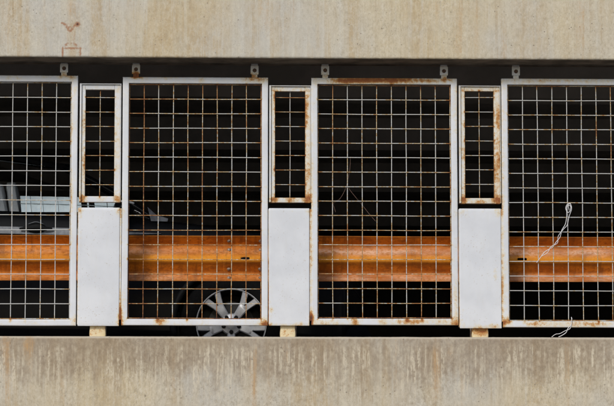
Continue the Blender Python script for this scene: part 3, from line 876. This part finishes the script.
# headlamp, bumper insert
for s in (-1, 1):
    bm = bmesh.new(); bmesh.ops.create_uvsphere(bm, u_segments=20, v_segments=10, radius=1)
    for v in bm.verts: v.co = cw(.72+v.co.x*.16, s*(.80-.10*v.co.x)+v.co.y*.05, .80+v.co.z*.07)
    obj('headlight', bm, M['lamp'], body, True)
bm = bmesh.new()
pa = [at(345, 337.5, cy0-.005), at(350, 327, cy0-.005), at(366, 325, cy0-.005), at(373, 337.5, cy0-.005)]
lo = [p+Vector((0, 0, -.10)) for p in (pa[0], pa[3])]
poly = [lo[0], pa[0], pa[1], pa[2], pa[3], lo[1]]
va = [bm.verts.new(p) for p in poly]; vb = [bm.verts.new(p+Vector((-.01, .32, 0))) for p in poly]
bm.faces.new(va); bm.faces.new(vb[::-1])
for k in range(6): bm.faces.new((va[k], vb[k], vb[(k+1) % 6], va[(k+1) % 6]))
bmesh.ops.bevel(bm, geom=list(bm.edges), offset=.008, segments=2, affect='EDGES')
obj('bumper_corner', bm, M['bumper_blue'], body, True, None, 40)
# interior: floor tray is the closed belt deck; pale seats added as glass reflections
def seat_reflection(px0, px1, ptop, pbot, Y, lean, mat):
    bm = bmesh.new()
    a, b = at(px0, pbot, Y), at(px1, pbot, Y); zt = at((px0+px1)/2, ptop, Y).z
    w = b.x-a.x; rings = []
    n = 10
    for k in range(n+1):
        t = k/n; z = a.z+(zt-a.z)*t-.05*(1-t)
        sh = 1 if t < .75 else math.sqrt(max(0.02, 1-((t-.75)/.26)**2))
        ox = lean*t; ww = w/2*(1-.12*t)*(.75+.25*sh)
        ring = []
        for j in range(16):
            an = 2*PI*j/16
            cx_, sy_ = math.cos(an), math.sin(an)
            px_ = math.copysign(abs(cx_)**.4, cx_)*ww; py_ = math.copysign(abs(sy_)**.6, sy_)*.20*sh
            ring.append(bm.verts.new(((a.x+b.x)/2+ox+px_, Y+.20+py_, z)))
        rings.append(ring)
    for p, q in zip(rings, rings[1:]):
        for j in range(16): bm.faces.new((p[j], p[(j+1) % 16], q[(j+1) % 16], q[j]))
    bm.faces.new(rings[0][::-1]); bm.faces.new(rings[-1])
    obj('seat', bm, mat, car, True, None, 50)
seat_reflection(-9, 8.9, 181, 210, cy0+.24, -.045, M['fabric'])
seat_reflection(9.5, 21.8, 180, 210, cy0+.20, -.045, M['fabric'])
bm = bmesh.new(); box(bm, tuple(cw(-3.3, -.70, 1.19)), tuple(cw(-1.0, .70, 1.205)))
# steering wheel
bm.free(); bm = bmesh.new()
swc = cw(-.98, -.36, 1.20); pts = [swc+Vector((.06*math.sin(a)*-1, .17*math.cos(a), .16*math.sin(a))) for a in [R(18*k) for k in range(21)]]
tube(bm, pts, .012, 8, False); obj('steering_wheel', bm, M['cabin'], car, True)

# wheels
def wheel(x, s):
    c = cw(x, 0, .372); yo = cy0+.035 if s < 0 else cy0+2*HW-.035
    c = Vector((c.x, yo, c.z)); sg = -1 if s < 0 else 1      # outward direction
    w = bpy.data.objects.new('wheel', None); C.objects.link(w); w.parent = car
    w.location = Vector((c.x, c.y, c.z))-car.location
    def L(prof, n=56, mt='rubber', nm='tyre'):
        bm = bmesh.new(); lathe(bm, [(r, sg*h) for r, h in prof], c, 'Y', n, close=True); return obj(nm, bm, M[mt], w, True, None, 40)
    L([(.252, -.02), (.256, .0), (.275, .012), (.315, .014), (.350, .004), (.368, -.02), (.372, -.05), (.372, -.18), (.366, -.215), (.30, -.235), (.252, -.225), (.252, -.02)])
    bm = bmesh.new()
    # rim lip and barrel
    lathe(bm, [(r, sg*h) for r, h in [(.2515, -.018), (.2515, .006), (.249, .0085), (.245, .008), (.242, .000), (.240, -.016), (.2515, -.018)]], c, 'Y', 64, close=True)
    b2 = bmesh.new(); lathe(b2, [(r, sg*h) for r, h in [(.2395, -.017), (.228, -.09), (.222, -.20), (.2510, -.215), (.2510, -.0185), (.2395, -.017)]], c, 'Y', 64, close=True)
    obj('barrel', b2, M['disc'], w, True, None, 35)  # barrel coloured near black, standing for the shade between spokes
    # hub
    lathe(bm, [(r, sg*h) for r, h in [(.075, -.07), (.078, -.035), (.070, -.022), (.045, -.018), (.036, -.014), (.030, -.010), (.001, -.009)]], c, 'Y', 40, close=True)
    # five spokes, each forking into two arms near the lip
    def arm(a0, r0, w0, h0, a1, r1, w1, h1, th=.028, bow=.0):
        rows = []
        n = 8
        for k in range(n+1):
            t = k/n; a = a0+(a1-a0)*t; r = r0+(r1-r0)*t
            ww = w0+(w1-w0)*t; h = h0+(h1-h0)*t+bow*math.sin(PI*t)
            rad = Vector((math.cos(a), 0, math.sin(a))); tan = Vector((-math.sin(a), 0, math.cos(a)))
            base = c+rad*r
            prof = [(-ww/2, -th), (-ww/2, -.006), (-ww*.38, 0), (ww*.38, 0), (ww/2, -.006), (ww/2, -th)]
            rows.append([bm.verts.new(base+tan*u+Vector((0, sg*(h+v), 0))) for u, v in prof])
        for p, q in zip(rows, rows[1:]):
            for j in range(6): bm.faces.new((p[j], p[(j+1) % 6], q[(j+1) % 6], q[j]))
        bm.faces.new(rows[0]); bm.faces.new(rows[-1][::-1])
    for k in range(5):
        a = R(270+72*k)
        arm(a, .052, .050, -.026, a, .158, .074, -.012, bow=.004)
        for q in (-1, 1):
            arm(a+q*.110, .138, .036, -.0145, a+q*.205, .241, .045, .000)
    obj('rim', bm, M['alloy'], w, True, None, 35)
    for k in range(5):
        a = R(270+72*k); bm = bmesh.new()
        p = c+Vector((math.cos(a)*.057, 0, math.sin(a)*.057))
        lathe(bm, [(.0155, sg*-.03), (.0155, sg*-.008), (.011, sg*-.003), (.001, sg*-.002)], p, 'Y', 6, close=True)
        obj('lug_nut', bm, M['trim'], w, True, None, 30)
    bm = bmesh.new(); lathe(bm, [(.001, sg*-.10), (.165, sg*-.10), (.165, sg*-.125), (.001, sg*-.125)], c, 'Y', 40, close=True)
    obj('brake_disc', bm, M['disc'], w, True, None, 30)
wheel(0, -1); wheel(0, 1); wheel(-2.72, -1); wheel(-2.72, 1)

# reflection in the car's side window, added as pale blue pieces
Ys = cy0+.075
sh = bpy.data.objects.new('folded_sheet', None)
def reflection_piece(cells):
    bm = bmesh.new(); va = []; vb = []
    for i, (px, yt, yb) in enumerate(cells):
        dy = .004*(i % 2)
        va.append((bm.verts.new(at(px, yt, Ys+dy)), bm.verts.new(at(px+1.3, yb, Ys+dy-.0))))
        vb.append((bm.verts.new(at(px, yt, Ys+dy+.004)), bm.verts.new(at(px+1.3, yb, Ys+dy+.004))))
    for i in range(len(va)-1):
        bm.faces.new((va[i][0], va[i+1][0], va[i+1][1], va[i][1])); bm.faces.new((vb[i][0], vb[i][1], vb[i+1][1], vb[i+1][0]))
        bm.faces.new((va[i][0], vb[i][0], vb[i+1][0], va[i+1][0])); bm.faces.new((va[i][1], va[i+1][1], vb[i+1][1], vb[i][1]))
    for i in (0, -1): bm.faces.new((va[i][0], va[i][1], vb[i][1], vb[i][0]))
    return bm
def yt(x): return 196.0+(x-20)*.022
def yb(x): return 212
cells = [20, 30.2, 42.3, 57.5, 69.5, 80.8]
reflection_o = empty('folded_sheet', at(70, 211, Ys), 'pale blue creased sheet lying inside the dark car, behind its side window', 'sheet')
for k in range(len(cells)-1):
    a, b = cells[k]+.2, cells[k+1]-.2
    obj('fold', reflection_piece([(a, yt(a), yb(a)), ((a+b)/2, yt(a), yb(a)), (b, yt(b), yb(b))]), M['shade'], reflection_o)
for a, b in ((86.6, 88.3), (94, 106.2), (106.9, 118.6)):
    obj('fold', reflection_piece([(a, yt(a), yb(a)), (b, yt(b), yb(b))]), M['shade'], reflection_o)
bm = bmesh.new(); tube(bm, [at(20, 203.4, Ys-.003), at(60, 204.2, Ys-.003), at(118, 206.6, Ys-.003)], .0022, 6)
obj('crease', bm, M['shade_dark'], reflection_o)

# ------------------------------------------------------------------ loose wires in the mesh
def jit(pts, Y, a, seed):
    rr = random.Random(seed)
    return [at(x, y, Y)+Vector((rr.uniform(-a, a), rr.uniform(-a, a), rr.uniform(-a, a))) for x, y in pts]
bm = bmesh.new(); Yw = .006
tube(bm, spline(jit([(571, 208), (570.5, 203.5), (567.5, 204), (566, 208), (567.5, 212.5), (570, 211), (570.5, 206), (567, 206.5), (566.8, 216), (565.5, 224), (562, 230), (560, 237), (556, 242), (552.5, 247.5), (545.5, 251.5), (541, 256.5), (536.5, 262.5)], Yw, .0015, 1), 6), .0022, 6)
tube(bm, spline(jit([(569, 210), (568.5, 205), (570.5, 204.5), (571.5, 209), (569, 217), (567, 225), (563.5, 229), (558.5, 236), (557.5, 243), (551, 246.5), (547.5, 252.5), (541.5, 256)], Yw-.003, .0015, 2), 6), .0020, 6)
setp(obj('tied_wire', bm, M['string'], None, True), 'tangled white plastic wire knotted high in the right mesh panel before the orange rail', 'wire')
bm = bmesh.new()
tube(bm, spline(jit([(571.5, 317), (571.8, 322.5), (570.5, 325.5), (568, 328.5), (566, 332.5), (562, 335.5), (558.5, 337)], -.006, .001, 3), 6), .0022, 6)
tube(bm, spline(jit([(572, 318), (571.3, 325), (569.5, 329), (565, 330.8), (560, 333.5), (555.5, 334.3), (551.5, 337)], -.010, .001, 4), 6), .0019, 6)
setp(obj('dangling_wire', bm, M['string'], None, True), 'short white wire ends dangling under the right mesh panel onto the parapet', 'wire')
bm = bmesh.new()
tube(bm, spline(jit([(350.4, 157), (349.8, 168), (348.3, 179), (346.5, 185.5), (343.5, 193), (339.5, 199), (333.5, 203.5), (334.5, 208), (335.5, 212)], .034, .001, 5), 6), .0013, 5)
tube(bm, spline(jit([(346.8, 184), (350, 190), (355, 196.4), (362, 205), (370, 215), (375.8, 221.5)], .034, .001, 6), 6), .0013, 5)
setp(obj('brown_wire', bm, M['twig'], None, True), 'thin brown wire hanging loose in the mesh panel with the orange top bar', 'wire')

# ------------------------------------------------------------------ light
SUN_EL, SUN_AZ = R(31), R(22)      # azimuth measured from straight behind the camera towards its left
wd = bpy.data.worlds.new('World'); sc.world = wd; wd.use_nodes = True
nt = wd.node_tree; nt.nodes.clear()
sky = nt.nodes.new('ShaderNodeTexSky'); sky.sky_type = 'NISHITA'; sky.sun_disc = False
sdir = Vector((-math.sin(SUN_AZ)*math.cos(SUN_EL), -math.cos(SUN_AZ)*math.cos(SUN_EL), math.sin(SUN_EL)))  # towards the sun
sky.sun_elevation = SUN_EL; sky.sun_rotation = math.atan2(sdir.x, sdir.y)
sky.air_density = 1.0; sky.dust_density = 1.0
bg = nt.nodes.new('ShaderNodeBackground'); bg.inputs[1].default_value = .12
wo = nt.nodes.new('ShaderNodeOutputWorld'); nt.links.new(sky.outputs[0], bg.inputs[0]); nt.links.new(bg.outputs[0], wo.inputs[0])
ld = bpy.data.lights.new('sun', 'SUN'); lo_ = bpy.data.objects.new('sun', ld); C.objects.link(lo_)
ld.energy = 2.0; ld.angle = R(14); ld.color = (1, .97, .925)
lo_.rotation_euler = sdir.to_track_quat('Z', 'Y').to_euler(); lo_.location = (-5, -12, 12)

sc.view_settings.view_transform = 'Standard'; sc.view_settings.look = 'None'
sc.view_settings.gamma = 1; sc.view_settings.use_curve_mapping = False
sc.view_settings.exposure = 0.12
sc.render.engine = 'CYCLES'
sc.cycles.max_bounces = 6
